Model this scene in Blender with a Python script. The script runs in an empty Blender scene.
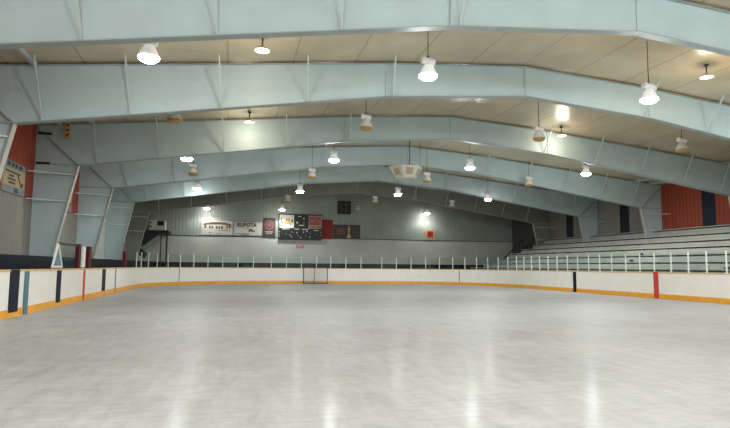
import bpy, bmesh, math, random
from mathutils import Vector, Matrix
random.seed(7)
SC = bpy.context.scene
COL = SC.collection
PI = math.pi

# ------------------------------------------------------------------ measured layout (metres)
XC = 10.194                       # ridge line of the roof
CAM_H = 1.298
XL, XR, YF, RC = -5.12, 18.44, 41.3, 8.0   # rink boards: left, right, far, corner radius
BH = 1.15                         # board height
FY = [12.05, 17.76, 24.79, 31.68, 38.46, 45.40]
YW, YB = 52.3, -16.0              # end wall, wall behind the camera
HW = 18.05                        # half width of the hall
WL, WR = XC - HW, XC + HW
def ztop(dx):
    a = abs(dx); return 8.543 - 0.0705*min(a, 5.05) - 0.1007*max(a-5.05, 0)
def zbot(dx):
    a = abs(dx); return 7.476 - 0.0824*min(a, 5.23) - 0.1525*max(a-5.23, 0)
KN = 16.4
ZK = zbot(KN)
GAP = 0.07
def zceil(dx): return ztop(dx) + GAP

# ------------------------------------------------------------------ materials
def srgb(r, g, b):
    f = lambda c: (c/255/12.92) if c/255 <= .04045 else ((c/255+.055)/1.055)**2.4
    return (f(r), f(g), f(b), 1)
def new_mat(name):
    m = bpy.data.materials.new(name); m.use_nodes = True
    return m, m.node_tree.nodes, m.node_tree.links, m.node_tree.nodes['Principled BSDF']
def plain(name, col, rough=.5, metal=0, mott=.06, scale=3., spec=.5):
    m, n, l, p = new_mat(name)
    p.inputs['Roughness'].default_value = rough; p.inputs['Metallic'].default_value = metal
    p.inputs['Specular IOR Level'].default_value = spec
    tc = n.new('ShaderNodeTexCoord'); nz = n.new('ShaderNodeTexNoise'); nz.inputs['Scale'].default_value = scale
    nz.inputs['Detail'].default_value = 4
    rp = n.new('ShaderNodeValToRGB')
    rp.color_ramp.elements[0].position = .3; rp.color_ramp.elements[1].position = .7
    rp.color_ramp.elements[0].color = tuple(c*(1-mott) for c in col[:3])+(1,)
    rp.color_ramp.elements[1].color = tuple(min(1, c*(1+mott)) for c in col[:3])+(1,)
    l.new(tc.outputs['Object'], nz.inputs['Vector']); l.new(nz.outputs['Fac'], rp.inputs['Fac'])
    l.new(rp.outputs['Color'], p.inputs['Base Color'])
    return m
def ribbed(name, col, axis, pitch, depth=.4, rough=.5, mott=.08, line=.0):
    m = plain(name, col, rough, mott=mott, scale=.6)
    n, l = m.node_tree.nodes, m.node_tree.links; p = n['Principled BSDF']
    tc = n.new('ShaderNodeTexCoord'); sp = n.new('ShaderNodeSeparateXYZ'); l.new(tc.outputs['Object'], sp.inputs[0])
    mu = n.new('ShaderNodeMath'); mu.operation = 'MULTIPLY'; mu.inputs[1].default_value = 1/pitch
    l.new(sp.outputs[axis], mu.inputs[0])
    fr = n.new('ShaderNodeMath'); fr.operation = 'FRACT'; l.new(mu.outputs[0], fr.inputs[0])
    pp = n.new('ShaderNodeMath'); pp.operation = 'PINGPONG'; pp.inputs[1].default_value = .5; l.new(fr.outputs[0], pp.inputs[0])
    mr = n.new('ShaderNodeMapRange'); mr.inputs[1].default_value = .08; mr.inputs[2].default_value = .2
    l.new(pp.outputs[0], mr.inputs[0])
    bp = n.new('ShaderNodeBump'); bp.inputs['Strength'].default_value = depth; bp.inputs['Distance'].default_value = .05
    l.new(mr.outputs[0], bp.inputs['Height']); l.new(bp.outputs[0], p.inputs['Normal'])
    if line:
        ramp = [x for x in n if x.type == 'VALTORGB'][0]
        mx = n.new('ShaderNodeMix'); mx.data_type = 'RGBA'; mx.blend_type = 'MULTIPLY'
        mx.inputs['B'].default_value = (1-line,)*3+(1,)
        inv = n.new('ShaderNodeMath'); inv.operation = 'SUBTRACT'; inv.inputs[0].default_value = 1
        l.new(mr.outputs[0], inv.inputs[1]); l.new(inv.outputs[0], mx.inputs['Factor'])
        l.new(ramp.outputs['Color'], mx.inputs['A']); l.new(mx.outputs['Result'], p.inputs['Base Color'])
    return m
def emitter(name, col, strength):
    m, n, l, p = new_mat(name)
    p.inputs['Base Color'].default_value = col
    p.inputs['Emission Color'].default_value = col
    p.inputs['Emission Strength'].default_value = strength
    return m
def ceiling_mat():
    m = plain('ceiling_liner_paint', (.53, .405, .235, 1), .4, mott=.18, scale=.45, spec=.5)
    n, l = m.node_tree.nodes, m.node_tree.links; p = n['Principled BSDF']
    p.inputs['Coat Weight'].default_value = 1; p.inputs['Coat Roughness'].default_value = .27; p.inputs['Coat IOR'].default_value = 1.9
    ramp = [x for x in n if x.type == 'VALTORGB'][0]
    tc = n.new('ShaderNodeTexCoord'); sp = n.new('ShaderNodeSeparateXYZ'); l.new(tc.outputs['Object'], sp.inputs[0])
    def seam(axis, pitch, off, w):
        a = n.new('ShaderNodeMath'); a.operation = 'ADD'; a.inputs[1].default_value = off + 1000*pitch; l.new(sp.outputs[axis], a.inputs[0])
        md = n.new('ShaderNodeMath'); md.operation = 'MODULO'; md.inputs[1].default_value = pitch; l.new(a.outputs[0], md.inputs[0])
        lt = n.new('ShaderNodeMath'); lt.operation = 'LESS_THAN'; lt.inputs[1].default_value = w; l.new(md.outputs[0], lt.inputs[0])
        return lt
    s1 = seam('X', 2.07, 8.42, .045); 
    mx = n.new('ShaderNodeMix'); mx.data_type = 'RGBA'; mx.blend_type = 'MULTIPLY'
    mx.inputs['B'].default_value = (.5, .5, .5, 1)
    l.new(s1.outputs[0], mx.inputs['Factor']); l.new(ramp.outputs['Color'], mx.inputs['A'])
    l.new(mx.outputs['Result'], p.inputs['Base Color'])
    wv = n.new('ShaderNodeTexWave'); wv.bands_direction = 'Y'; wv.inputs['Scale'].default_value = 1.6; wv.inputs['Distortion'].default_value = .2
    l.new(tc.outputs['Object'], wv.inputs['Vector'])
    bp = n.new('ShaderNodeBump'); bp.inputs['Strength'].default_value = .12; bp.inputs['Distance'].default_value = .02
    l.new(wv.outputs['Fac'], bp.inputs['Height']); l.new(bp.outputs[0], p.inputs['Normal'])
    return m
def ice_mat():
    m, n, l, p = new_mat('resurfaced_ice')
    tc = n.new('ShaderNodeTexCoord')
    def noise(sx, sy, scale, det=5, rough=.6):
        mp = n.new('ShaderNodeMapping'); mp.inputs['Scale'].default_value = (sx, sy, 1); l.new(tc.outputs['Object'], mp.inputs[0])
        z = n.new('ShaderNodeTexNoise'); z.inputs['Scale'].default_value = scale; z.inputs['Detail'].default_value = det
        z.inputs['Roughness'].default_value = rough; l.new(mp.outputs[0], z.inputs['Vector']); return z
    a = noise(1, 1, .55, 8, .68); b = noise(2.2, .5, 2.6, 6, .7); c = noise(.5, 3.0, 4.0, 6, .75)
    ad = n.new('ShaderNodeMath'); ad.operation = 'ADD'; l.new(a.outputs['Fac'], ad.inputs[0]); l.new(b.outputs['Fac'], ad.inputs[1])
    ad2 = n.new('ShaderNodeMath'); ad2.operation = 'ADD'; l.new(ad.outputs[0], ad2.inputs[0]); l.new(c.outputs['Fac'], ad2.inputs[1])
    rp = n.new('ShaderNodeValToRGB')
    mr = n.new('ShaderNodeMapRange'); mr.inputs[1].default_value = 1.2; mr.inputs[2].default_value = 1.8; l.new(ad2.outputs[0], mr.inputs[0])
    rp.color_ramp.elements[0].color = (.27, .275, .27, 1); rp.color_ramp.elements[1].color = (.44, .44, .43, 1)
    l.new(mr.outputs[0], rp.inputs['Fac']); l.new(rp.outputs['Color'], p.inputs['Base Color'])
    r2 = n.new('ShaderNodeMapRange'); r2.inputs[3].default_value = .42; r2.inputs[4].default_value = .6; l.new(mr.outputs[0], r2.inputs[0])
    l.new(r2.outputs[0], p.inputs['Roughness'])
    p.inputs['IOR'].default_value = 1.31; p.inputs['Specular IOR Level'].default_value = .3
    p.inputs['Coat Weight'].default_value = .08; p.inputs['Coat Roughness'].default_value = .16; p.inputs['Coat IOR'].default_value = 1.31
    bp = n.new('ShaderNodeBump'); bp.inputs['Strength'].default_value = .22; bp.inputs['Distance'].default_value = .02
    l.new(ad2.outputs[0], bp.inputs['Height']); l.new(bp.outputs[0], p.inputs['Normal'])
    return m
def glass_mat():
    m, n, l, p = new_mat('shield_glass')
    n.remove(p); out = [x for x in n if x.type == 'OUTPUT_MATERIAL'][0]
    t = n.new('ShaderNodeBsdfTransparent'); t.inputs[0].default_value = (.90, .95, .94, 1)
    g = n.new('ShaderNodeBsdfGlossy'); g.inputs['Roughness'].default_value = .06; g.inputs[0].default_value = (.9, .95, .95, 1)
    mx = n.new('ShaderNodeMixShader'); mx.inputs[0].default_value = .05
    l.new(t.outputs[0], mx.inputs[1]); l.new(g.outputs[0], mx.inputs[2]); l.new(mx.outputs[0], out.inputs[0])
    return m

M = dict(
    steel=plain('pale_blue_steel_paint', (.515, .64, .66, 1), .45, mott=.05, scale=1.2),
    shaded=plain('shaded_brown_steel', (.25, .265, .22, 1), .45, mott=.1, scale=1.2), steel_edge=plain('grey_steel_flange', (.37, .43, .43, 1), .5, mott=.08, scale=2),
    brace=plain('pale_brace_paint', (.56, .63, .63, 1), .5), colflange=plain('cream_column_flange', (.50, .50, .45, 1), .5),
    dark=plain('black_steel', (.02, .022, .025, 1), .5),
    ceil=ceiling_mat(), ice=ice_mat(), glass=glass_mat(),
    purlin=plain('galvanised_purlin', (.42, .42, .40, 1), .5),
    board=plain('white_board_plastic', (.82, .80, .74, 1), .35, mott=.03, scale=2),
    kick=plain('yellow_kick_plastic', (.80, .36, .02, 1), .4, mott=.10, scale=5),
    cap=plain('tan_cap_rail', (.62, .43, .18, 1), .45, mott=.1, scale=5),
    navy=plain('navy_stripe', (.006, .009, .024, 1), .5, spec=.15), red=plain('red_stripe', (.55, .045, .02, 1), .45),
    teal=plain('teal_gate_post', (.08, .17, .21, 1), .45), seam=plain('dark_seam', (.06, .06, .06, 1), .6),
    alu=plain('aluminium_post', (.72, .74, .73, 1), .4),
    darkred=plain('maroon_post', (.085, .008, .014, 1), .5, spec=.2), white=plain('white_paint', (.78, .78, .74, 1), .5),
    beige=ribbed('beige_wall_steel', (.30, .285, .24, 1), 'Y', .305, .35, .55, line=.1),
    bluewall=ribbed('grey_blue_wall_steel', (.35, .39, .40, 1), 'Y', .305, .35, .55, line=.1),
    redwall=ribbed('brick_red_wall_steel', (.39, .062, .025, 1), 'Y', .305, .5, .5, mott=.15, line=.2),
    navywall=plain('navy_wall_paint', (.008, .011, .024, 1), .55, spec=.2),
    slate=plain('slate_wall_panel', (.022, .028, .042, 1), .5, spec=.2), darkwall=ribbed('dark_wall_steel', (.10, .105, .10, 1), 'Y', .305, .3, .6),
    endup=ribbed('grey_green_end_steel', (.42, .465, .41, 1), 'X', .31, .3, .5, line=.13),
    endlow=ribbed('grey_end_lower', (.70, .71, .645, 1), 'X', .31, .1, .5, line=.04),
    concrete=plain('concrete', (.30, .30, .29, 1), .7),
    seat=plain('grey_bench_paint', (.44, .45, .405, 1), .55, mott=.08, scale=1.2), riser=plain('grey_riser_paint', (.43, .44, .395, 1), .6, mott=.1, scale=1.),
    lit=emitter('lit_lamp_glass', (.86, .87, .85, 1), .35), litlens=emitter('lit_lamp_lens', (1, .985, .93, 1), 60),
    bowl=emitter('warm_bulb', (1, .80, .50, 1), 9), shade=plain('bowl_shade', (.75, .62, .5, 1), .4),
    opal=plain('unlit_opal_reflector', (.86, .85, .81, 1), .35), amber=plain('amber_lens', (.50, .30, .08, 1), .3),
    ballast=plain('white_ballast_enamel', (.88, .88, .86, 1), .4), cord=plain('dark_cord', (.06, .06, .055, 1), .6),
    signcream=plain('cream_sign', (.55, .44, .25, 1), .5), signgrey=plain('grey_blue_sign', (.25, .28, .30, 1), .5),
    ink=plain('dark_ink', (.03, .03, .035, 1), .5), signblue=plain('deep_blue_ink', (.03, .08, .13, 1), .5),
    brown=plain('brown_print', (.16, .085, .03, 1), .5, mott=.3, scale=2.5), gold=plain('gold_print', (.42, .25, .06, 1), .5),
    poster=plain('dark_brown_poster', (.07, .055, .045, 1), .5, mott=.2, scale=4), posterred=plain('faded_red_print', (.26, .08, .06, 1), .5),
    bannerw=plain('white_banner', (.66, .64, .58, 1), .45), score=plain('black_score_face', (.012, .014, .016, 1), .45),
    scorered=plain('red_score_panel', (.42, .05, .02, 1), .35), scorewhite=plain('pale_score_panel', (.62, .60, .50, 1), .4),
    flagred=plain('red_banner_cloth', (.36, .035, .03, 1), .7), crimson=plain('crimson_print', (.45, .04, .03, 1), .5),
    flame=plain('pale_yellow_print', (.75, .50, .18, 1), .5), orange=plain('orange_plaque', (.62, .38, .16, 1), .5),
    pink=plain('pink_sign', (.62, .25, .22, 1), .5), heater=plain('white_heater_enamel', (.86, .83, .74, 1), .45),
    netting=plain('grey_net_cord', (.45, .45, .43, 1), .8), goal=plain('dark_goal_pipe', (.05, .05, .055, 1), .4),
    bluepane=plain('blue_pane', (.12, .22, .32, 1), .3), cloth=plain('dark_cloth', (.05, .05, .045, 1), .8),
    speaker=plain('cream_speaker_cabinet', (.60, .59, .50, 1), .5), grille=plain('tan_speaker_grille', (.42, .34, .22, 1), .6),
    rail=plain('black_handrail', (.015, .016, .018, 1), .5), loft=plain('dark_loft_board', (.03, .034, .034, 1), .6),
)

# ------------------------------------------------------------------ mesh helpers
class MB:
    def __init__(s): s.v = []; s.f = []; s.m = []
    def quad(s, pts, mi=0):
        b = len(s.v); s.v += [tuple(p) for p in pts]; s.f.append(tuple(range(b, b+len(pts)))); s.m.append(mi); return s
    def box(s, x0, x1, y0, y1, z0, z1, mi=0):
        b = len(s.v)
        s.v += [(x0,y0,z0),(x1,y0,z0),(x1,y1,z0),(x0,y1,z0),(x0,y0,z1),(x1,y0,z1),(x1,y1,z1),(x0,y1,z1)]
        for q in ((3,2,1,0),(4,5,6,7),(0,1,5,4),(1,2,6,5),(2,3,7,6),(3,0,4,7)):
            s.f.append(tuple(b+i for i in q)); s.m.append(mi)
        return s
    def prism(s, poly, y0, y1, mi=0, axis='Y'):
        n = len(poly); b = len(s.v)
        mk = (lambda p, t: (p[0], t, p[1])) if axis == 'Y' else ((lambda p, t: (t, p[0], p[1])) if axis == 'X' else (lambda p, t: (p[0], p[1], t)))
        s.v += [mk(p, y0) for p in poly] + [mk(p, y1) for p in poly]
        s.f.append(tuple(b+i for i in range(n))[::-1]); s.f.append(tuple(b+n+i for i in range(n)))
        for i in range(n):
            j = (i+1) % n; s.f.append((b+i, b+j, b+n+j, b+n+i))
        s.m += [mi]*(n+2); return s
    def bar(s, a, c, w, h=None, mi=0, up=(0,0,1)):
        a, c = Vector(a), Vector(c); h = h or w; d = (c-a).normalized(); u = Vector(up)
        if abs(d.dot(u)) > .98: u = Vector((0,1,0))
        r = d.cross(u).normalized()*(w/2); t = r.cross(d).normalized()*(h/2); b = len(s.v)
        for q in (a, c): s.v += [tuple(q-r-t), tuple(q+r-t), tuple(q+r+t), tuple(q-r+t)]
        for q in ((0,1,2,3),(7,6,5,4),(0,4,5,1),(1,5,6,2),(2,6,7,3),(3,7,4,0)):
            s.f.append(tuple(b+i for i in q)); s.m.append(mi)
        return s
    def tube(s, a, c, r, n=8, mi=0):
        a, c = Vector(a), Vector(c); d = (c-a).normalized(); u = Vector((0,0,1)) if abs(d.z) < .9 else Vector((1,0,0))
        e = d.cross(u).normalized(); g = d.cross(e); b = len(s.v)
        for q in (a, c):
            for i in range(n):
                t = 2*PI*i/n; s.v.append(tuple(q + e*(r*math.cos(t)) + g*(r*math.sin(t))))
        for i in range(n):
            j = (i+1) % n; s.f.append((b+i, b+j, b+n+j, b+n+i)); s.m.append(mi)
        s.f.append(tuple(range(b, b+n))[::-1]); s.f.append(tuple(range(b+n, b+2*n))); s.m += [mi, mi]; return s
    def lathe(s, prof, n=16, mi=0, close=True):
        b = len(s.v); k = len(prof)
        for r, z in prof:
            for i in range(n):
                t = 2*PI*i/n; s.v.append((r*math.cos(t), r*math.sin(t), z))
        for a in range(k-1):
            for i in range(n):
                j = (i+1) % n
                s.f.append((b+a*n+i, b+a*n+j, b+(a+1)*n+j, b+(a+1)*n+i)); s.m.append(mi)
        if close:
            s.f.append(tuple(b+i for i in range(n))[::-1]); s.f.append(tuple(b+(k-1)*n+i for i in range(n))); s.m += [mi, mi]
        return s
    def shift(s, x=0, y=0, z=0):
        s.v = [(a+x, b+y, c+z) for a, b, c in s.v]; return s
    def build(s, name, mats, parent=None, smooth=False, loc=None, rz=0):
        me = bpy.data.meshes.new(name); me.from_pydata(s.v, [], s.f)
        mats = mats if isinstance(mats, (list, tuple)) else [mats]
        for m in mats: me.materials.append(m)
        for p, i in zip(me.polygons, s.m): p.material_index = i
        bm = bmesh.new(); bm.from_mesh(me); bmesh.ops.recalc_face_normals(bm, faces=bm.faces); bm.to_mesh(me); bm.free()
        if smooth:
            for p in me.polygons: p.use_smooth = True
        o = bpy.data.objects.new(name, me); COL.objects.link(o)
        if parent: o.parent = parent
        if loc: o.location = loc
        if rz: o.rotation_euler.z = rz
        return o
def tag(o, label=None, cat=None, group=None, kind=None):
    if label: o['label'] = label
    if cat: o['category'] = cat
    if group: o['group'] = group
    if kind: o['kind'] = kind
    return o
def thing(name, label, cat, loc=(0,0,0), group=None, rz=0):
    o = bpy.data.objects.new(name, None); o.empty_display_size = .2; COL.objects.link(o)
    o.location = loc; o.rotation_euler.z = rz
    return tag(o, label, cat, group)
def dup(root, loc, label=None, group=None):
    r = root.copy(); COL.objects.link(r); r.location = loc
    if label: r['label'] = label
    if group: r['group'] = group
    for ch in root.children:
        c = ch.copy(); COL.objects.link(c); c.parent = r
        for g in ch.children:
            d = g.copy(); COL.objects.link(d); d.parent = c
    return r
def struct(o): o['kind'] = 'structure'; return o

# ------------------------------------------------------------------ setting
struct(MB().box(WL-.2, WR+.2, YB, YW+.2, -.3, -.03).build('floor', M['concrete']))
def rink_outline(inset=0, n=14):
    """from the near left end round the far end to the near right end"""
    r = RC - inset; pts = [(XL+inset, -12.0)]
    for i in range(n+1):
        a = PI/2*i/n; pts.append((XL+RC-r*math.cos(a), YF-RC+r*math.sin(a)))
    for i in range(n+1):
        a = PI/2*i/n; pts.append((XR-RC+r*math.sin(a), YF-RC+r*math.cos(a)))
    pts.append((XR-inset, -12.0)); return pts
struct(MB().prism(rink_outline(-.02), -.03, 0, axis='Z').build('floor_ice', M['ice']))

# ceiling: four slopes of painted liner
cm = MB()
xs = [-HW-.2, -5.05, 0, 5.05, HW+.2]
poly = [(x, zceil(x)) for x in xs] + [(x, zceil(x)+.12) for x in reversed(xs)]
cb = MB()
for i in range(4):
    a, b = xs[i], xs[i+1]
    cb.prism([(a, zceil(a)), (b, zceil(b)), (b, zceil(b)+.12), (a, zceil(a)+.12)], YB, YW+.2)
struct(cb.build('ceiling', M['ceil'], loc=(XC, 0, 0)))

# side walls: cladding bay by bay, navy base band
def side_wall(name, X, sgn):
    mats = [M['navywall'], M['beige'], M['redwall'], M['slate'], M['bluewall'], M['darkwall'], M['endlow']]
    mb = MB(); ze = zceil(HW)
    ys = [YB, -1.5, 5.2] + FY + [YW]
    def pn(y0, y1, z0, z1, mi, t=0):
        a, b = (X, X+.2) if sgn > 0 else (X-.2, X)
        if t: a, b = (a-t, b) if sgn > 0 else (a, b+t)
        mb.box(a, b, y0, y1, z0, z1, mi)
    for i in range(len(ys)-1):
        y0, y1 = ys[i], ys[i+1]
        pn(y0, y1, 0, 1.6, 0)
        if sgn < 0:
            if i <= 5:
                pn(y0, y1, 1.6, 3.83, 1); pn(y0, y1, 3.83, ze, 2)
            else:
                pn(y0, y1, 1.6, ze, 6)
        else:
            pn(y0, y1, 1.6, 3.9, 5 if i > 7 else 1)
            c = {24.79: 27.87, 31.68: 35.35, 38.46: 42.2}.get(y0, (y0+y1)/2)
            up = 2 if i <= 5 else (1 if i < 8 else 5)
            if i < 8:
                pn(y0, c-.5, 3.9, ze, up); pn(c-.5, c+.5, 3.9, ze, 3); pn(c+.5, y1, 3.9, ze, up)
            else: pn(y0, y1, 3.9, ze, up)
    return struct(mb.build(name, mats))
side_wall('wall_left', WL, -1)
side_wall('wall_right', WR, 1)
ew = MB()
ew.box(WL, WR, YW, YW+.2, 0, 1.55, 0)
ew.box(WL, WR, YW, YW+.2, 1.55, 3.93, 1)
for i in range(4):
    a, b = xs[i], xs[i+1]; a = max(a, -HW); b = min(b, HW)
    ew.prism([(XC+a, 3.93), (XC+b, 3.93), (XC+b, zceil(b)), (XC+a, zceil(a))], YW, YW+.2, 2)
struct(ew.build('wall_far', [M['navywall'], M['endlow'], M['endup']]))
struct(MB().box(WL, WR, YW-.03, YW, 3.90, 3.96).build('trim_1', M['seam']))
struct(MB().box(-6.62, -6.50, 8.0, YW, 0, 1.57).build('wall_low', M['navywall']))
bw = MB(); bw.prism([(WL, 0), (WR, 0), (WR, zceil(HW)), (XC, zceil(0)), (WL, zceil(HW))], YB-.2, YB)
struct(bw.build('wall_back', M['beige']))

# purlins hung below the liner along the eaves, one length per bay
BAYS = ['between the nearest and second roof frames', 'between the second and third roof frames', 'between the third and fourth roof frames',
        'between the fourth and fifth roof frames', 'between the fifth and farthest roof frames']
for side, sname in ((-1, 'left'), (1, 'right')):
    for dx, word in ((15.9, 'inner'), (17.1, 'outer')):
        x = XC + side*dx; z = zceil(dx)
        for k, bay in enumerate(BAYS):
            p = MB().box(-.05, .05, FY[k]+.15, FY[k+1]-.15, -.16, -.012).build('purlin', M['purlin'], loc=(x, 0, z))
            tag(p, '%s grey purlin along the %s eave, %s' % (word, sname, bay), 'purlin', 'eave purlins')

# ------------------------------------------------------------------ steel portal frames
ORD = ['nearest', 'second', 'third', 'fourth', 'fifth', 'sixth and farthest']
BR = [15.78, 13.38, 10.72, 8.0, 5.1, 2.4]
def frame_prof():
    st = [0, 2.6, 5.05, 5.23, 8, 11, 14, KN]
    return st
def make_frame():
    root = thing('roof_frame', 'x', 'frame', (XC, FY[0], 0))
    st = frame_prof()
    web = MB(); t = .02
    for s in (-1, 1):
        for a, b in zip(st[:-1], st[1:]):
            web.prism([(s*a, zbot(a)), (s*b, zbot(b)), (s*b, ztop(b)), (s*a, ztop(a))], -t, t)
        web.prism([(s*KN, ZK), (s*(HW-.02), ztop(HW)), (s*KN, ztop(KN))], -t, t)
        web.prism([(s*KN, ZK), (s*17.5, 0), (s*(HW-.02), 0), (s*(HW-.02), ztop(HW))], -t, t)
    bm = web.build('web', M['steel'], root)
    me = bm.data; b2 = bmesh.new(); b2.from_mesh(me); bmesh.ops.remove_doubles(b2, verts=b2.verts, dist=.001)
    dele = [f for f in b2.faces if abs(f.normal.y) < .5 and all(len(e.link_faces) > 2 for e in f.edges if abs((e.verts[0].co-e.verts[1].co).y) < 1e-4)]
    bmesh.ops.delete(b2, geom=dele, context='FACES'); b2.to_mesh(me); b2.free()
    fl = MB(); fw = .13
    for s in (-1, 1):
        for a, b in zip(st[:-1], st[1:]):
            fl.prism([(s*a, zbot(a)-.025), (s*b, zbot(b)-.025), (s*b, zbot(b)), (s*a, zbot(a))], -fw, fw)
    fl.build('lower_flange', M['steel_edge'], root)
    for s in (-1, 1):
        c = MB(); c.prism([(s*(KN-.03), ZK), (s*KN, ZK), (s*17.5, 0), (s*17.47, 0)], -fw, fw)
        c.build('column_flange', M['colflange'], root)
    tf = MB()
    for s in (-1, 1):
        for a, b in zip([0, 5.05], [5.05, HW-.02]):
            tf.prism([(s*a, ztop(a)), (s*b, ztop(b)), (s*b, ztop(b)+.02), (s*a, ztop(a)+.02)], -fw, fw)
    tf.build('upper_flange', M['steel_edge'], root)
    # stiffeners: ridge plate, splice plates, knee diagonals and knee plates
    for x in (0,):
        MB().box(-.015, .015, -.06, .06, zbot(0)-.03, ztop(0)).build('ridge_plate', M['steel'], root)
    for s in (-1, 1):
        MB().bar((s*(HW-.1), -.06, ztop(HW)-.1), (s*KN, -.06, ZK), .08, .05).build('knee_stiffener', M['steel_edge'], root)
        MB().bar((s*KN, -.06, ZK), (s*(HW-.1), -.06, ZK), .08, .04).build('knee_stiffener', M['steel_edge'], root)
        MB().bar((s*5.23, -.06, zbot(5.23)), (s*5.23, -.06, ztop(5.23)), .04, .03).build('splice_plate', M['steel'], root)
    for s in (-1, 1):
        for d in BR:
            if d < 3: continue
            MB().bar((s*d, -.75, zceil(d)), (s*(d-.1), -.06, zbot(d)+.02), .045, .04).build('flange_brace', M['brace'], root)
        for z in (4.93, 3.84):
            xi = KN + (ZK-z)/ZK*1.1
            MB().bar((s*(HW-.02), -.75, z), (s*(xi+.02), -.06, z), .045, .045).build('column_brace', M['brace'], root)
    return root
fr0 = make_frame()
frames = [fr0]
for k in range(1, 6): frames.append(dup(fr0, (XC, FY[k], 0)))
FL = ['nearest pale blue roof frame, cropped by the top edge of the photo',
      'second pale blue roof frame from the camera, spanning the whole picture',
      'third pale blue roof frame, with the small orange plaque on its left end',
      'fourth pale blue roof frame, behind the hanging speaker cluster',
      'fifth pale blue roof frame from the camera, second closest to the end wall',
      'farthest pale blue roof frame, just before the ribbed end wall']
for f, lb in zip(frames, FL): tag(f, lb, 'frame', 'steel roof frames')
for ch in frames[5].children:            # farthest frame's dimness is put into a darker, browner web colour
    if ch.name.startswith('web'): ch.data = ch.data.copy(); ch.data.materials[0] = M['shaded']
for z in (6.58, 5.36):
    MB().box(-17.95, -17.45, -.16, -.04, z-.04, z+.04).build('bracket', M['dark'], frames[2])

# ------------------------------------------------------------------ high-bay lamps
def lamp_proto(lit):
    root = thing('high_bay_lamp', 'x', 'lamp')
    refl = MB().lathe([(.09, .17), (.13, .15), (.17, .08), (.23, -.05), (.26, -.12), (.265, -.13)], 20)
    refl.build('reflector', M['lit'] if lit else M['opal'], root, smooth=True)
    lens = MB().lathe([(.262, -.132), (.25, -.18), (.18, -.235), (.07, -.255)], 20)
    lens.build('lens', M['litlens'] if lit else M['amber'], root, smooth=True)
    bl = MB().tube((-.19, 0, .31), (.19, 0, .25), .105, 14)
    bl.build('ballast_housing', M['ballast'], root, smooth=False)
    hk = MB().tube((0, 0, .16), (0, 0, .44), .03, 8); hk.build('hook', M['cord'], root)
    return root
lit0 = lamp_proto(True); off0 = lamp_proto(False)
used = {True: False, False: False}
cords = {}
def spot_light(x, y, z, power, cone, blend):
    L = bpy.data.lights.new('lamp_beam', 'SPOT'); L.energy = power; L.shadow_soft_size = .22
    L.spot_size = math.radians(cone); L.spot_blend = blend; L.color = (.935, .99, 1)
    o = bpy.data.objects.new('lamp_beam', L); COL.objects.link(o); o.location = (x, y, z)
def point_light(x, y, z, power, warm=False):
    L = bpy.data.lights.new('lamp_light', 'POINT'); L.energy = power; L.shadow_soft_size = .22
    L.color = (1, .87, .68) if warm else (.935, .99, 1)
    o = bpy.data.objects.new('lamp_light', L); COL.objects.link(o); o.location = (x, y, z)
    return o
POW = 520
def place_lamp(dx, z, y, lit, label, power=POW, omni=.17, cone=170, blend=.35):
    src = lit0 if lit else off0; x = XC + dx
    if not used[lit]:
        o = src; used[lit] = True; o.location = (x, y, z)
    else: o = dup(src, (x, y, z))
    o['label'] = label; o['group'] = 'lit high bay lamps' if lit else 'unlit high bay lamps'
    ln = zceil(dx) - z - .42
    MB().tube((0, 0, .42), (0, 0, .42+ln), .012, 6).build('cord', M['cord'], o)
    if lit:
        spot_light(x, y, z-.5, power, cone, blend); point_light(x, y, z-.5, power*omni)
    return o
PL = ['leftmost lamp', 'second lamp from the left', 'third lamp from the left', 'rightmost lamp']
def row(y, spec, lit, where, omni=.17, power=POW):
    names = PL if len(spec) == 4 else ['left lamp', 'middle lamp', 'right lamp']
    for (dx, z), nm in zip(spec, names):
        w = 'glowing' if lit else 'unlit'
        place_lamp(dx, z, y, lit, '%s %s of the row %s' % (w, nm, where), omni=omni, power=power*(.72 if dx < -10 else (1.4 if dx > 8 else (1.15 if dx > 0 else 1))))
row(14.4, [(-12.34, 6.6), (-4.94, 6.80), (2.36, 6.70), (9.7, 6.75)], True, 'between the nearest and second roof frames', .17)
row(20.5, [(-12.28, 6.58), (-5.26, 6.78), (2.18, 6.82), (9.3, 6.76)], False, 'between the second and third roof frames')
row(27.1, [(-12.34, 6.42), (-5.31, 6.73), (2.04, 6.70), (9.06, 6.72)], True, 'just behind the third roof frame', .17, 450)
row(31.1, [(-12.31, 6.38), (-5.84, 6.47), (1.07, 6.55), (7.82, 6.61)], False, 'just before the fourth roof frame')
row(37.4, [(-12.46, 6.38), (-5.76, 6.46), (1.18, 6.52), (8.1, 6.43)], True, 'just before the fifth roof frame', .12, 230)
row(43.2, [(-5.99, 6.42), (1.01, 6.60), (7.66, 6.50)], False, 'just before the farthest roof frame')
for dx, z, y, pw, lb in ((-12.37, 6.46, 51.2, 100, 'at the left of the end wall, beside its white banner'),
                     (-5.79, 6.5, 50.6, 260, 'hanging in front of the end wall above the black scoreboard'),
                     (8.42, 6.66, 51.4, 80, 'hanging by the end wall above the small red and cream sign')):
    place_lamp(dx, z, y, True, 'glowing white high-bay lamp ' + lb, power=pw, omni=.02, cone=148, blend=.06)
for y in (1.0, -12.5):
    for dx, nm in ((-12.4, 'leftmost'), (-4.8, 'second'), (2.8, 'third'), (10.4, 'rightmost')):
        place_lamp(dx, 6.9, y, True, 'glowing high-bay lamp behind the photographer, %s of the row %s' % (nm, 'overhead' if y > 0 else 'by the back wall'), power=POW*1.1, omni=1.6 if y > 0 else .3)

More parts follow.
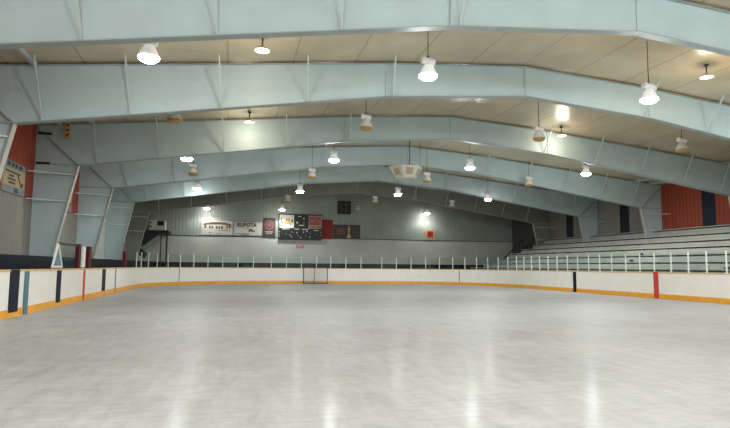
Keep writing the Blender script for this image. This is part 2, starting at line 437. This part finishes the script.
# small warm bowl lamps on short stems
def bowl_lamp():
    root = thing('bowl_lamp', 'x', 'lamp')
    MB().lathe([(.02, .10), (.05, .09), (.10, .05), (.20, -.03), (.215, -.06), (.205, -.06), (.19, -.035), (.09, .035)], 18, close=False).build('shade', M['shade'], root, smooth=True)
    MB().lathe([(.03, .03), (.075, -.01), (.085, -.05), (.06, -.085), (.02, -.10)], 14).build('bulb', M['bowl'], root, smooth=True)
    MB().tube((0, 0, .09), (0, 0, .34), .022, 8).build('stem', M['cord'], root)
    MB().tube((0, 0, .34), (0, 0, .38), .08, 12).build('ceiling_plate', M['cord'], root)
    return root
b0 = bowl_lamp(); first = True
for dx, y, lb in ((-9.5, 15.5, 'left one of two between the nearest and second roof frames'),
                  (5.3, 15.1, 'right one of two between the nearest and second roof frames'),
                  (-9.6, 23.6, 'left one of two just before the third roof frame'),
                  (5.4, 23.8, 'right one of two just before the third roof frame')):
    loc = (XC+dx, y, zceil(dx)-.40)
    if first: o = b0; o.location = loc; first = False
    else: o = dup(b0, loc)
    o['label'] = 'small warm bowl lamp, ' + lb; o['group'] = 'small bowl lamps'
    point_light(loc[0], loc[1], loc[2]-.2, 70, True)

# ------------------------------------------------------------------ dasher boards
TH = .12
def off(pts, d):
    """offset an open polyline outward (away from the ice, to the left of travel)"""
    out = []
    for i, p in enumerate(pts):
        a = Vector(pts[max(i-1, 0)]); b = Vector(pts[min(i+1, len(pts)-1)]); t = (b-a).normalized()
        out.append((p[0]-t.y*d, p[1]+t.x*d))
    return out
def strip(mb, pts, d0, d1, z0, z1):
    A, B = off(pts, d0), off(pts, d1)
    for i in range(len(pts)-1):
        mb.prism([A[i], A[i+1], B[i+1], B[i]], z0, z1, axis='Z')
    return mb
def clean(o):
    b = bmesh.new(); b.from_mesh(o.data); bmesh.ops.remove_doubles(b, verts=b.verts, dist=.0005)
    seen = {}
    for f in b.faces: seen.setdefault(tuple(sorted(v.index for v in f.verts)), []).append(f)
    bmesh.ops.delete(b, geom=[f for q in seen.values() if len(q) > 1 for f in q], context='FACES')
    b.to_mesh(o.data); b.free(); return o
def arc(cx, cy, a0, a1, n=14):
    return [(cx+RC*math.cos(a0+(a1-a0)*i/n), cy+RC*math.sin(a0+(a1-a0)*i/n)) for i in range(n+1)]
SEC = [
    ('left side', [(XL, 2.0), (XL, YF-RC)]),
    ('far left corner', arc(XL+RC, YF-RC, PI, PI/2)),
    ('far end', [(XL+RC, YF), (XR-RC, YF)]),
    ('far right corner', arc(XR-RC, YF-RC, PI/2, 0)),
    ('right side', [(XR, YF-RC), (XR, 6.0)]),
]
boards = {}
BL = {'left side': 'straight white rink boards along the left, with four dark stripes',
      'far left corner': 'curved white rink boards at the far left corner',
      'far end': 'straight white rink boards across the far end, behind the goal',
      'far right corner': 'curved white rink boards at the far right corner',
      'right side': 'straight white rink boards along the right, before the bleachers'}
for nm, pts in SEC:
    r = thing('dasher_boards', BL[nm], 'rink boards', (0, 0, 0), 'rink boards')
    clean(strip(MB(), pts, 0, TH, 0, BH-.05).build('board_face', M['board'], r))
    clean(strip(MB(), pts, -.012, .0, .0, .20).build('kick_plate', M['kick'], r))
    clean(strip(MB(), pts, -.015, TH+.06, BH-.05, BH).build('cap_rail', M['cap'], r))
    boards[nm] = r
def lstripe(y0, y1, mat, z0=.0, z1=BH-.05, t=.02):
    MB().box(XL, XL+t, y0, y1, z0, z1).build('line_stripe', M[mat], boards['left side'])
lstripe(15.0, 15.59, 'navy', .12, BH+.0); lstripe(18.73, 19.14, 'navy', .12); lstripe(24.94, 25.51, 'navy', .2)
lstripe(21.88, 22.1, 'red')
MB().box(XL, XL+.05, 15.97, 16.19, 0, BH-.05).build('gate_post', M['teal'], boards['left side'])
MB().box(XL, XL+.015, 27.62, 27.74, 0, BH-.05).build('panel_seam', M['seam'], boards['left side'])
MB().box(XR-.02, XR, 27.08, 27.36, 0, BH-.05).build('line_stripe', M['navy'], boards['right side'])
MB().box(XR-.02, XR, 21.04, 21.32, 0, BH+.03).build('line_stripe', M['red'], boards['right side'])
# panel seams in the corners
def on_arc(cx, a): return (cx+RC*math.cos(a), YF-RC+RC*math.sin(a))
for cx, a, sec in ((XL+RC, math.radians(140), 'far left corner'), (XR-RC, math.radians(41), 'far right corner')):
    x, y = on_arc(cx, a); c = Vector((cx, YF-RC)); d = (Vector((x, y))-c).normalized(); t = Vector((-d.y, d.x))
    q = Vector((x, y))-d*.006
    MB().bar((q.x, q.y, 0), (q.x, q.y, BH-.05), .05, .02, up=(d.x, d.y, 0)).build('panel_seam', M['seam'], boards[sec])
# shielding posts and glass
GZ = 2.02
def post(p, nrm, sec):
    q = Vector(p)+Vector(nrm)*.06
    MB().box(q.x-.023, q.x+.023, q.y-.023, q.y+.023, BH, GZ).build('shield_post', M['alu'], boards[sec])
def pane(p, q, sec):
    a, b = Vector(p), Vector(q); d = (b-a).normalized(); a = a+d*.035; b = b-d*.035
    g = MB().bar((a.x, a.y, (BH+GZ)/2-.02), (b.x, b.y, (BH+GZ)/2-.02), .012, GZ-BH-.05).build('glass_panel', M['glass'])
    tag(g, 'clear glass sheet between two pale posts on the %s boards' % sec, 'glass', 'shielding glass on the %s boards' % sec)
    return g
rp = [6.2+.93*i for i in range(30)]
rp = [17.57-.95*i for i in range(11, 0, -1)] + [17.57,18.49,19.4,20.34,21.32,22.23,23.18,24.2,25.13,26.04,27.01,27.97,28.99,29.94,30.89,31.84,32.77]
for y in rp: post((XR, y), (1, 0), 'right side')
for a, b in zip(rp[:-1], rp[1:]): pane((XR+.06, a), (XR+.06, b), 'right side')
RP = RC+.06
def arc_posts(cx, angs, sec):
    P = []
    for a in angs:
        a = math.radians(a); P.append((cx+RP*math.cos(a), YF-RC+RP*math.sin(a)))
        post((cx+RC*math.cos(a), YF-RC+RC*math.sin(a)), (math.cos(a), math.sin(a)), sec)
    for u, v in zip(P[:-1], P[1:]): pane(u, v, sec)
arc_posts(XR-RC, [3, 10, 17, 24, 31, 38, 45, 52.5, 60, 68, 76, 84], 'far right corner')
arc_posts(XL+RC, [177, 170, 162.5, 155, 147, 139, 131, 123, 115, 107, 99], 'far left corner')
fp = [2.91, 4.01, 5.12, 6.25, 7.32, 8.48, 9.65]
for x in fp: post((x, YF), (0, 1), 'far end')
pane((XL+RC+RP*math.cos(math.radians(99)), YF-RC+RP*math.sin(math.radians(99))), (2.91, YF+.06), 'far end')
pane((9.65, YF+.06), (XR-RC+RP*math.cos(math.radians(84)), YF-RC+RP*math.sin(math.radians(84))), 'far end')
for a, b in zip(fp[:-1], fp[1:]): pane((a, YF+.06), (b, YF+.06), 'far end')

# ------------------------------------------------------------------ penalty box screen on the left boards
t = thing('bench_screen', 'glass bench screen with white gusset and dark top rail on left boards', 'screen', (XL-.06, 0, BH+.03))
g = MB()
for y in (18.42, 19.42): g.bar((0, y, 0), (0, 18.9, .74), .05, .06)
g.bar((0, 18.42, .03), (0, 19.42, .03), .05, .06); g.build('gusset_frame', M['white'], t)
MB().prism([(18.55, .06), (19.3, .06), (19.12, .36), (18.72, .36)], -.01, .01, axis='X').build('lower_pane', M['bluepane'], t)
MB().box(-.03, .03, 18.9, 21.12, .72, .78).build('top_rail', M['dark'], t)
MB().box(-.006, .006, 19.45, 21.1, .02, .72).build('glass_pane', M['glass'], t)
MB().box(-.05, .05, 21.7, 22.1, 0, .74).build('end_panel', M['white'], t)
for y0, y1, z, lb in ((21.12, 21.42, .84, 'maroon post at the end of the dark bench rail on left boards'), (22.55, 22.95, .80, 'maroon post behind the white screen panel on left boards'),
                      (29.85, 30.35, .80, 'lone maroon post on left boards near the far corner')):
    p = MB().box(-.06, .06, -(y1-y0)/2, (y1-y0)/2, 0, z).build('maroon_post', M['darkred'], loc=(XL-.06, (y0+y1)/2, BH)); tag(p, lb, 'post', 'maroon posts on the left boards')

# ------------------------------------------------------------------ goal
gx0, gx1, gy = 5.16, 6.90, 40.3
t = thing('hockey_goal', 'dark-framed hockey goal with pale net against the far boards', 'goal', (0, 0, 0))
fm = MB()
for x in (gx0, gx1): fm.tube((x, gy, 0), (x, gy, 1.2), .035, 10)
fm.tube((gx0, gy, 1.2), (gx1, gy, 1.2), .03, 10); fm.build('goal_frame', M['goal'], t)
bs = MB(); c = (gx0+gx1)/2
bs.tube((gx0, gy, .03), (gx0+.1, gy+.8, .03), .025, 8).tube((gx1, gy, .03), (gx1-.1, gy+.8, .03), .025, 8).tube((gx0+.1, gy+.8, .03), (gx1-.1, gy+.8, .03), .025, 8)
bs.build('base_frame', M['goal'], t)
MB().tube((c, gy+.8, .03), (c, gy+.35, 1.18), .022, 8).build('centre_post', M['goal'], t)
nt = MB(); n = 22
for i in range(n+1):
    u = i/n; x = gx0+u*(gx1-gx0); x2 = gx0+.1+u*(gx1-gx0-.2)
    nt.bar((x, gy+.35, 1.18), (x2, gy+.78, .06), .008); nt.bar((x, gy+.02, 1.19), (x, gy+.35, 1.18), .008)
for j in range(16):
    v = j/15; y = gy+.35+.43*v; z = 1.18-1.12*v
    nt.bar((gx0+.1*v, y, z), (gx1-.1*v, y, z), .008)
    nt.bar((gx0+.01, gy+.02, z), (gx0+.1*v, y, z), .008); nt.bar((gx1-.01, gy+.02, z), (gx1-.1*v, y, z), .008)
nt.build('netting', M['netting'], t)

# ------------------------------------------------------------------ bleachers
RX = [20.35, 21.55, 22.8, 24.0, 25.2, 26.4, 27.5]
RZ = [1.305, 1.685, 2.085, 2.525, 2.925, 3.375, 3.86]
Y0, Y1 = 7.0, 45.1
t = thing('bleachers', 'long grey bleachers of seven rows along the right wall', 'bleachers', (0, 0, 0))
for k in range(7):
    x0 = RX[k]; x1 = RX[k+1] if k < 6 else WR-.02
    MB().box(x0, x1, Y0, Y1, 0, RZ[k]-.125).build('step', M['riser'], t)
    MB().box(x0-.01, x1, Y0, Y1, RZ[k]-.05, RZ[k]).build('bench_plank', M['seat'], t)
    leg = MB()
    for i in range(20):
        y = Y0+.4+i*1.95; leg.box(x0+.30, x0+.40, y-.03, y+.03, RZ[k]-.125, RZ[k]-.05)
    leg.build('plank_support', M['dark'], t)
# stair descending from the end of the bleachers towards the end wall
SX0, SX1 = 25.5, 26.7; SYA, SYB = 45.2, 50.6
def rzs(y): return 3.0 - (y-45.2)*.47
t = thing('stair_rail', 'black handrail with balusters on the stair at the far end of the bleachers', 'handrail', (0, 0, 0))
for x in (SX0+.05, SX1-.05):
    r = MB()
    r.bar((x, SYA, rzs(SYA)+.95), (x, SYB, rzs(SYB)+.95), .07, .07); r.bar((x, SYA, rzs(SYA)+.1), (x, SYB, rzs(SYB)+.1), .06, .12)
    r.build('rail', M['rail'], t)
    for i in range(9):
        y = SYA+.1+i*.65; MB().bar((x, y, rzs(y)+.02), (x, y, rzs(y)+.95), .07).build('baluster', M['rail'], t)
stp = MB(); n = 15
for i in range(n):
    y = SYA+(SYB-SYA)*i/n; stp.box(SX0, SX1, y, y+(SYB-SYA)/n, 0, max(.15, rzs(y+.36)))
tag(stp.build('stair', M['concrete']), 'grey concrete stair climbing to the far end of the bleachers', 'stair')
for x, y, z, s, lb in ((20.6, 19.5, RZ[0], .26, 'dark bundle lying on the lowest bleacher row near the red stripe'),
                       (22.9, 27.4, RZ[2], .22, 'small dark bundle on the third bleacher row'),
                       (21.6, 26.6, RZ[1], .2, 'small dark bundle on the second bleacher row behind the glass')):
    m = MB().lathe([(s*.6, 0), (s, .04), (s*.95, .10), (s*.6, .16), (s*.2, .18)], 12).build('cloth_bundle', M['cloth'], smooth=True, loc=(x, y, z)); m.scale = (.45, .8, .7)
    tag(m, lb, 'bundle', 'dark bundles on the bleachers')

# ------------------------------------------------------------------ end wall signs
def sign_root(name, label, cat, x0, x1, z0, z1, mat, thick=.05, group=None, y=YW):
    r = thing(name, label, cat, ((x0+x1)/2, y-.03, z0), group)
    MB().box(-(x1-x0)/2, (x1-x0)/2, -thick, 0, 0, z1-z0).build('board', M[mat], r)
    return r
def mark(r, name, x0, x1, z0, z1, mat, thick=.05, d=.012):
    MB().box(x0, x1, -thick-d, -thick, z0, z1).build(name, M[mat], r)
def text(r, s, x, z, size, mat, thick=.05, name='lettering', stretch=1):
    c = bpy.data.curves.new(name, 'FONT'); c.body = s; c.size = size; c.align_x = 'CENTER'; c.align_y = 'CENTER'; c.extrude = .004; c.offset = .018
    c.materials.append(M[mat])
    tmp = bpy.data.objects.new(name, c); COL.objects.link(tmp); bpy.context.view_layer.update()
    me = bpy.data.meshes.new_from_object(tmp.evaluated_get(bpy.context.evaluated_depsgraph_get()))
    bpy.data.objects.remove(tmp); bpy.data.curves.remove(c); me.name = name
    o = bpy.data.objects.new(name, me); COL.objects.link(o); o.parent = r
    o.location = (x, -thick-.008, z); o.rotation_euler = (PI/2, 0, 0); o.scale = (stretch, 1, 1); return o
# white banner with brown arched band
w = 2.73
r = sign_root('banner', 'white banner with a brown arched band across its top, left on end wall', 'banner', -2.65, .08, 4.05, 5.32, 'bannerw')
arcp = [(-w/2+.12, .86), (-w/2+.25, 1.02), (-.5, 1.16), (.2, 1.17), (.8, 1.12), (w/2-.15, .98), (w/2-.1, .82), (.8, .9), (.2, .95), (-.5, .93)]
MB().prism(arcp, -.062, -.05).build('printed_band', M['brown'], r)
for x, zz, ww in ((-1.02, .74, .18), (-.62, .70, .16), (-.42, .70, .14), (-.02, .68, .16), (.2, .68, .14), (.44, .68, .18), (.9, .72, .16), (1.12, .72, .16)):
    mark(r, 'printed_letter', x-ww/2, x+ww/2-.02, zz-.13, zz+.13, 'brown')
mark(r, 'printed_line', -.7, -.5, .14, .22, 'signgrey'); mark(r, 'printed_line', .1, 1.1, .38, .43, 'signgrey'); mark(r, 'printed_line', -.1, .5, .1, .14, 'signgrey')
# second banner
r = sign_root('banner', 'white banner with black capitals and a small orange machine, second on end wall', 'banner', .18, 2.78, 4.03, 5.33, 'bannerw')
text(r, 'KUBOTA', -.12, .96, .5, 'ink', stretch=.86)
MB().prism([(.0, .38), (.1, .60), (.35, .62), (.45, .5), (.62, .48), (.66, .36)], -.062, -.05).build('printed_machine', M['brown'], r)
mark(r, 'printed_stroke', -.25, .2, .62, .68, 'pink'); mark(r, 'printed_line', -1.05, .1, .14, .20, 'signgrey'); mark(r, 'printed_line', -.6, .1, .04, .09, 'ink')
fr_ = MB(); fr_.box(-1.3, 1.3, -.06, -.05, 0, .04).box(-1.3, 1.3, -.06, -.05, 1.26, 1.3).box(-1.3, -1.26, -.06, -.05, 0, 1.3).box(1.26, 1.3, -.06, -.05, 0, 1.3); fr_.build('border', M['signgrey'], r)
# dark poster with ring
r = sign_root('poster', 'dark brown poster with a faded red ring, left of scoreboard', 'poster', 2.84, 3.98, 3.88, 5.72, 'poster')
rg = MB(); n = 24
for i in range(n):
    a, b = 2*PI*i/n, 2*PI*(i+1)/n
    rg.prism([(.28*math.cos(a), 1.18+.32*math.sin(a)), (.42*math.cos(a), 1.18+.48*math.sin(a)), (.42*math.cos(b), 1.18+.48*math.sin(b)), (.28*math.cos(b), 1.18+.32*math.sin(b))], -.062, -.05)
rg.build('printed_ring', M['posterred'], r)
mark(r, 'printed_disc', -.16, .16, 1.02, 1.34, 'posterred'); mark(r, 'printed_line', -.36, .32, .50, .57, 'scorewhite'); mark(r, 'printed_line', -.3, .26, .36, .41, 'scorewhite')
# scoreboard
sx0, sx1, sz0, sz1 = 4.24, 8.3, 3.72, 6.16; cx = (sx0+sx1)/2
r = thing('scoreboard', 'black scoreboard with a cream panel and a red panel on top', 'scoreboard', (cx, YW-.03, sz0))
T = .22
MB().box(sx0-cx, sx1-cx, -T, 0, 0, sz1-sz0).build('cabinet', M['score'], r)
mark(r, 'advert_panel', -1.94, -.60, 1.10, 2.33, 'scorewhite', T, .02)
ad = r.children[-1]
MB().prism([(-1.55, 1.55), (-1.35, 1.95), (-1.05, 2.0), (-.9, 1.75), (-1.0, 1.5), (-1.3, 1.42)], -T-.03, -T-.02).build('printed_emblem', M['gold'], ad)
for q in ((-1.86, -1.74, 1.7, 2.05), (-1.72, -1.6, 1.5, 1.68), (-.85, -.7, 1.6, 1.9), (-.98, -.86, 1.4, 1.55)): MB().box(q[0], q[1], -T-.03, -T-.02, q[2], q[3]).build('printed_mark', M['ink'], ad)
MB().box(.78, 2.0, -T-.02, -T, 1.1, 2.3).build('advert_panel', M['scorered'], r)
ad = r.children[-1]
b = MB(); b.box(.78, 2.0, -T-.03, -T-.02, 2.26, 2.3).box(.78, 2.0, -T-.03, -T-.02, 1.1, 1.14).box(.78, .82, -T-.03, -T-.02, 1.1, 2.3).box(1.96, 2.0, -T-.03, -T-.02, 1.1, 2.3); b.build('printed_border', M['scorewhite'], ad)
b = MB()
P = [(.84 + 1.1*i/10, 1.36-.05*math.sin(PI*i/10)) for i in range(11)]
for i in range(10): b.prism([P[i], P[i+1], (P[i+1][0], P[i+1][1]+.07), (P[i][0], P[i][1]+.07)], -T-.03, -T-.02)
b.build('printed_wave', M['scorewhite'], ad)
b = MB(); b.box(1.02, 1.14, -T-.03, -T-.02, 1.72, 1.84).box(1.2, 1.34, -T-.03, -T-.02, 1.7, 1.86).box(1.78, 1.92, -T-.03, -T-.02, 1.66, 1.8); b.build('printed_highlight', M['pink'], ad)
for x0, x1, z in ((-.22, .08, 2.17), (-.12, .36, 1.34), (-1.66, -1.02, .97), (-.54, -.08, .97), (.18, .78, .97), (1.28, 1.74, .88)):
    mark(r, 'caption', x0, x1, z, z+.07, 'scorewhite', T)
for x, z, s in ((.32, 1.92, .13), (-.30, 1.55, .12), (.34, 1.58, .06), (-.75, .68, .06), (-.95, .40, .08), (-.8, .22, .09), (-.3, .62, .09), (.3, .68, .08), (.62, .76, .1), (.05, .15, .1), (.9, .22, .1), (-.2, .36, .06), (.55, .36, .06),
                (-1.95, .7, .07), (-1.95, .46, .07), (-1.95, .22, .07), (1.95, .7, .06), (1.95, .46, .06), (.95, .6, .06), (-1.3, .5, .05), (1.5, .5, .05)):
    mark(r, 'digit_lamp', x-s*.5, x+s*.5, z, z+s*1.3, 'scorewhite', T)
r = sign_root('banner', 'plain red banner right beside the black scoreboard', 'banner', 8.36, 9.4, 3.86, 5.72, 'flagred', .03)
r = sign_root('banner', 'dark brown banner with a pale flame shape, right of red banner', 'banner', 9.44, 12.08, 3.94, 5.27, 'poster')
MB().prism([(.0, .06), (.42, .06), (.36, .35), (.25, .55), (.32, .85), (.28, 1.2), (.16, 1.22), (.10, .9), (.14, .55), (.06, .3)], -.062, -.05).build('printed_flame', M['flame'], r)
mark(r, 'printed_patch', -.95, -.2, .38, .98, 'posterred'); mark(r, 'printed_line', .5, 1.2, .25, .3, 'brown'); mark(r, 'printed_line', .5, 1.2, .62, .67, 'brown'); mark(r, 'printed_line', .5, 1.2, .95, 1.0, 'brown')
r = sign_root('game_clock', 'black square clock board high on the end wall', 'clock', 9.84, 11.13, 6.28, 7.55, 'score', .15)
for x0, x1, z0, z1 in ((-.08, .4, .88, .98), (-.5, -.38, .5, 1.1), (.1, .16, .15, .6), (-.3, -.1, .3, .36), (.3, .5, .3, .36)): mark(r, 'digit_mark', x0, x1, z0, z1, 'seam', .15)
r = sign_root('sign', 'small square cream sign with red emblem on the right of end wall', 'sign', 18.62, 19.83, 3.99, 5.1, 'signcream')
MB().prism([(-.34, .26), (.34, .26), (.34, .5), (.28, .55), (.34, .6), (.34, .86), (-.34, .86), (-.28, .6), (-.34, .5)], -.062, -.05).build('printed_emblem', M['crimson'], r)
mark(r, 'printed_side', -.52, -.4, .45, .7, 'pink'); mark(r, 'printed_side', .4, .52, .45, .7, 'pink'); mark(r, 'printed_letter', -.1, .1, .44, .68, 'pink')
r = sign_root('sign', 'small pink sign low on the end wall under the scoreboard', 'sign', 5.95, 6.65, 3.02, 3.30, 'pink', .03)
mark(r, 'printed_line', -.22, .22, .1, .18, 'bannerw', .03)
# pale horn beside the clock
h = thing('wall_horn', 'small pale horn speaker beside the black clock board', 'speaker', (11.75, YW, 6.85))
MB().tube((0, -.42, 0), (0, -.02, 0), .06, 10).build('horn_throat', M['opal'], h)
q = MB(); 
q.box(-.24, .24, -.5, -.36, -.16, .02); q.box(-.2, .2, -.4, -.3, .12, .22); q.build('horn_mouth', M['opal'], h)

# ------------------------------------------------------------------ loft with heater at the far left
Yl0, Yl1 = 49.6, YW-.02
t = thing('loft_platform', 'dark timber loft platform on posts in the far left corner', 'platform', (0, 0, 0))
MB().box(WL+.12, -5.2, Yl0, Yl1, 4.02, 4.20).build('deck', M['loft'], t)
MB().box(-5.36, -5.24, Yl0+.05, Yl0+.17, 0, 4.02).build('leg', M['loft'], t)
MB().box(-5.80, -5.72, Yl0+.05, Yl0+.17, 0, 4.02).build('leg', M['loft'], t)
MB().prism([(WL+.12, 2.5), (-5.75, 4.02), (WL+.12, 4.02)], Yl0+.3, Yl0+.36).build('side_panel', M['loft'], t)
MB().bar((WL+.15, Yl0+.2, 2.15), (-5.8, Yl0+.2, 3.75), .06, .26).build('stair_stringer', M['steel_edge'], t)
MB().bar((WL+.15, Yl0+.1, 2.6), (-6.9, Yl0+.1, 2.0), .1, .5).build('brace', M['loft'], t)
r = thing('heater_unit', 'white boxy heater with a black opening on the dark loft', 'heater', (-6.15, Yl0+.9, 4.20))
MB().box(-.62, .62, -.5, .5, 0, .86).build('casing', M['heater'], r)
MB().box(.0, .52, -.53, -.5, .42, .82).build('outlet_grille', M['score'], r)
for z in (.3, .62): MB().box(-.62, -.42, -.52, -.5, z, z+.1).build('vent_slot', M['ink'], r)

# ------------------------------------------------------------------ left wall signs
def wall_board(y0, y1, z0, z1, label):
    r = thing('wall_sign', label, 'sign', (WL, (y0+y1)/2, z0), 'signs on the left wall')
    h = z1-z0; w = (y1-y0)/2; T = .05
    MB().box(0, T, -w, w, 0, h).build('board', M['signcream'], r)
    f = MB(); 
    MB().box(T, T+.01, -w, w, h*.78, h).build('top_band', M['signgrey'], r)
    MB().box(T, T+.01, -w, w, 0, h*.22).build('bottom_band', M['signgrey'], r)
    for a, b in ((-.7, -.45), (-.3, -.12), (.0, .2), (.35, .6)): MB().box(T+.01, T+.016, a*w, b*w, h*.83, h*.95).build('heading_letter', M['ink'], r)
    lm = MB()
    for z, a, b in ((.66, -.8, .5), (.54, -.5, -.05), (.43, -.6, .1), (.32, -.5, .05)):
        x = a
        while x < b: lm.box(T, T+.008, x*w, min(x+.16, b)*w, h*z-.035, h*z+.035); x += .2
    lm.build('text_lines', M['ink'], r)
    MB().box(T+.01, T+.016, .0, .35*w, h*.03, h*.19).build('printed_badge', M['signblue'], r)
    pl = MB()
    pl.prism([(.25*w, h*.62), (.32*w, h*.66), (.62*w, h*.36), (.58*w, h*.3)], T, T+.008, axis='X')
    pl.prism([(.5*w, h*.26), (.8*w, h*.26), (.88*w, h*.4), (.72*w, h*.42)], T, T+.008, axis='X'); pl.build('printed_stick', M['brown'], r)
    return r
wall_board(21.62, 23.72, 3.84, 5.0, 'cream and grey signboard on the red left wall, the nearer and fully visible one')
wall_board(28.4, 30.3, 3.84, 5.0, 'cream signboard on the left wall, mostly hidden behind the third frame column')
# orange plaque hanging in front of the third frame
pq = thing('plaque', 'small orange vertical plaque with dark dots under second roof frame', 'plaque', (-6.66, FY[2]-.16, 6.4))
MB().box(-.11, .11, -.02, 0, 0, .78).build('board', M['orange'], pq)
for z in (.16, .36, .57): MB().lathe([(.05, 0), (.05, .01)], 10).build('printed_dot', M['ink'], pq, loc=(0, -.02, z)).rotation_euler = (PI/2, 0, 0)

# ------------------------------------------------------------------ speaker cluster over centre ice
t = thing('speaker_cluster', 'cream hexagonal speaker cluster hanging on cables at mid ceiling', 'speaker', (XC-.55, 30.2, 6.33))
R1, R2, H = 1.02, .58, .66
cab = MB(); top = []; botm = []
for i in range(6):
    a = PI/6*0 + PI/3*i
    top.append(Vector((R1*math.cos(a), R1*math.sin(a), H))); botm.append(Vector((R2*math.cos(a), R2*math.sin(a), 0)))
for i in range(6):
    j = (i+1) % 6; cab.quad([botm[i], botm[j], top[j], top[i]])
cab.quad([tuple(p) for p in top]); cab.quad([tuple(p) for p in reversed(botm)])
cab.build('cabinet', M['speaker'], t)
for i in range(6):
    j = (i+1) % 6
    c0 = (botm[i]+botm[j])/2; c1 = (top[i]+top[j])/2; c = c0.lerp(c1, .55); u = (c1-c0).normalized(); v = (top[j]-top[i]).normalized(); nn = v.cross(u).normalized()
    if nn.dot(Vector((c.x, c.y, 0))) < 0: nn = -nn
    g = MB(); s = .17
    for (k, mm, o) in ((s*1.25, 0, .01), (s, 1, .02)):
        g.quad([tuple(c+nn*o+v*a*k+u*b*k) for a, b in ((-1,-1),(1,-1),(1,1),(-1,1))], mm)
    gb = MB()
    A = [c+nn*.012+v*a*s*1.2+u*b*s*1.2 for a, b in ((-1,-1),(1,-1),(1,1),(-1,1))]
    B = [p+nn*.02 for p in A]; b0_ = len(gb.v)
    gb.v += [tuple(p) for p in A+B]
    for q in ((0,1,2,3),(4,5,6,7),(0,1,5,4),(1,2,6,5),(2,3,7,6),(3,0,4,7)): gb.f.append(q); gb.m.append(0)
    gb.build('grille', M['grille'], t)
for x, y in ((.25, .1), (.9, .1), (.05, -.6)):
    z = zceil(-.55+x)-6.33
    MB().tube((x, y, H), (x, y, z), .014, 6).build('cable', M['cord'], t)

# ------------------------------------------------------------------ world, camera, view
w = bpy.data.worlds.new('World'); SC.world = w; w.use_nodes = True
w.node_tree.nodes['Background'].inputs[0].default_value = (.5, .55, .6, 1); w.node_tree.nodes['Background'].inputs[1].default_value = .05
cd = bpy.data.cameras.new('camera'); cam = bpy.data.objects.new('camera', cd); COL.objects.link(cam)
cd.sensor_width = 36; cd.lens = 36*555.94/730; cd.clip_end = 300
cam.matrix_world = Matrix.Translation((0, 0, CAM_H)) @ Matrix.Rotation(-.2358, 4, 'Z') @ Matrix.Rotation(PI/2+.0941, 4, 'X') @ Matrix.Rotation(.0085, 4, 'Z')
SC.camera = cam
SC.view_settings.view_transform = 'Standard'; SC.view_settings.look = 'None'; SC.view_settings.gamma = 1
SC.view_settings.use_curve_mapping = False
SC.view_settings.exposure = 0.0
SC.cycles.max_bounces = 8; SC.cycles.diffuse_bounces = 4; SC.cycles.transparent_max_bounces = 16
SC.cycles.sample_clamp_indirect = 6
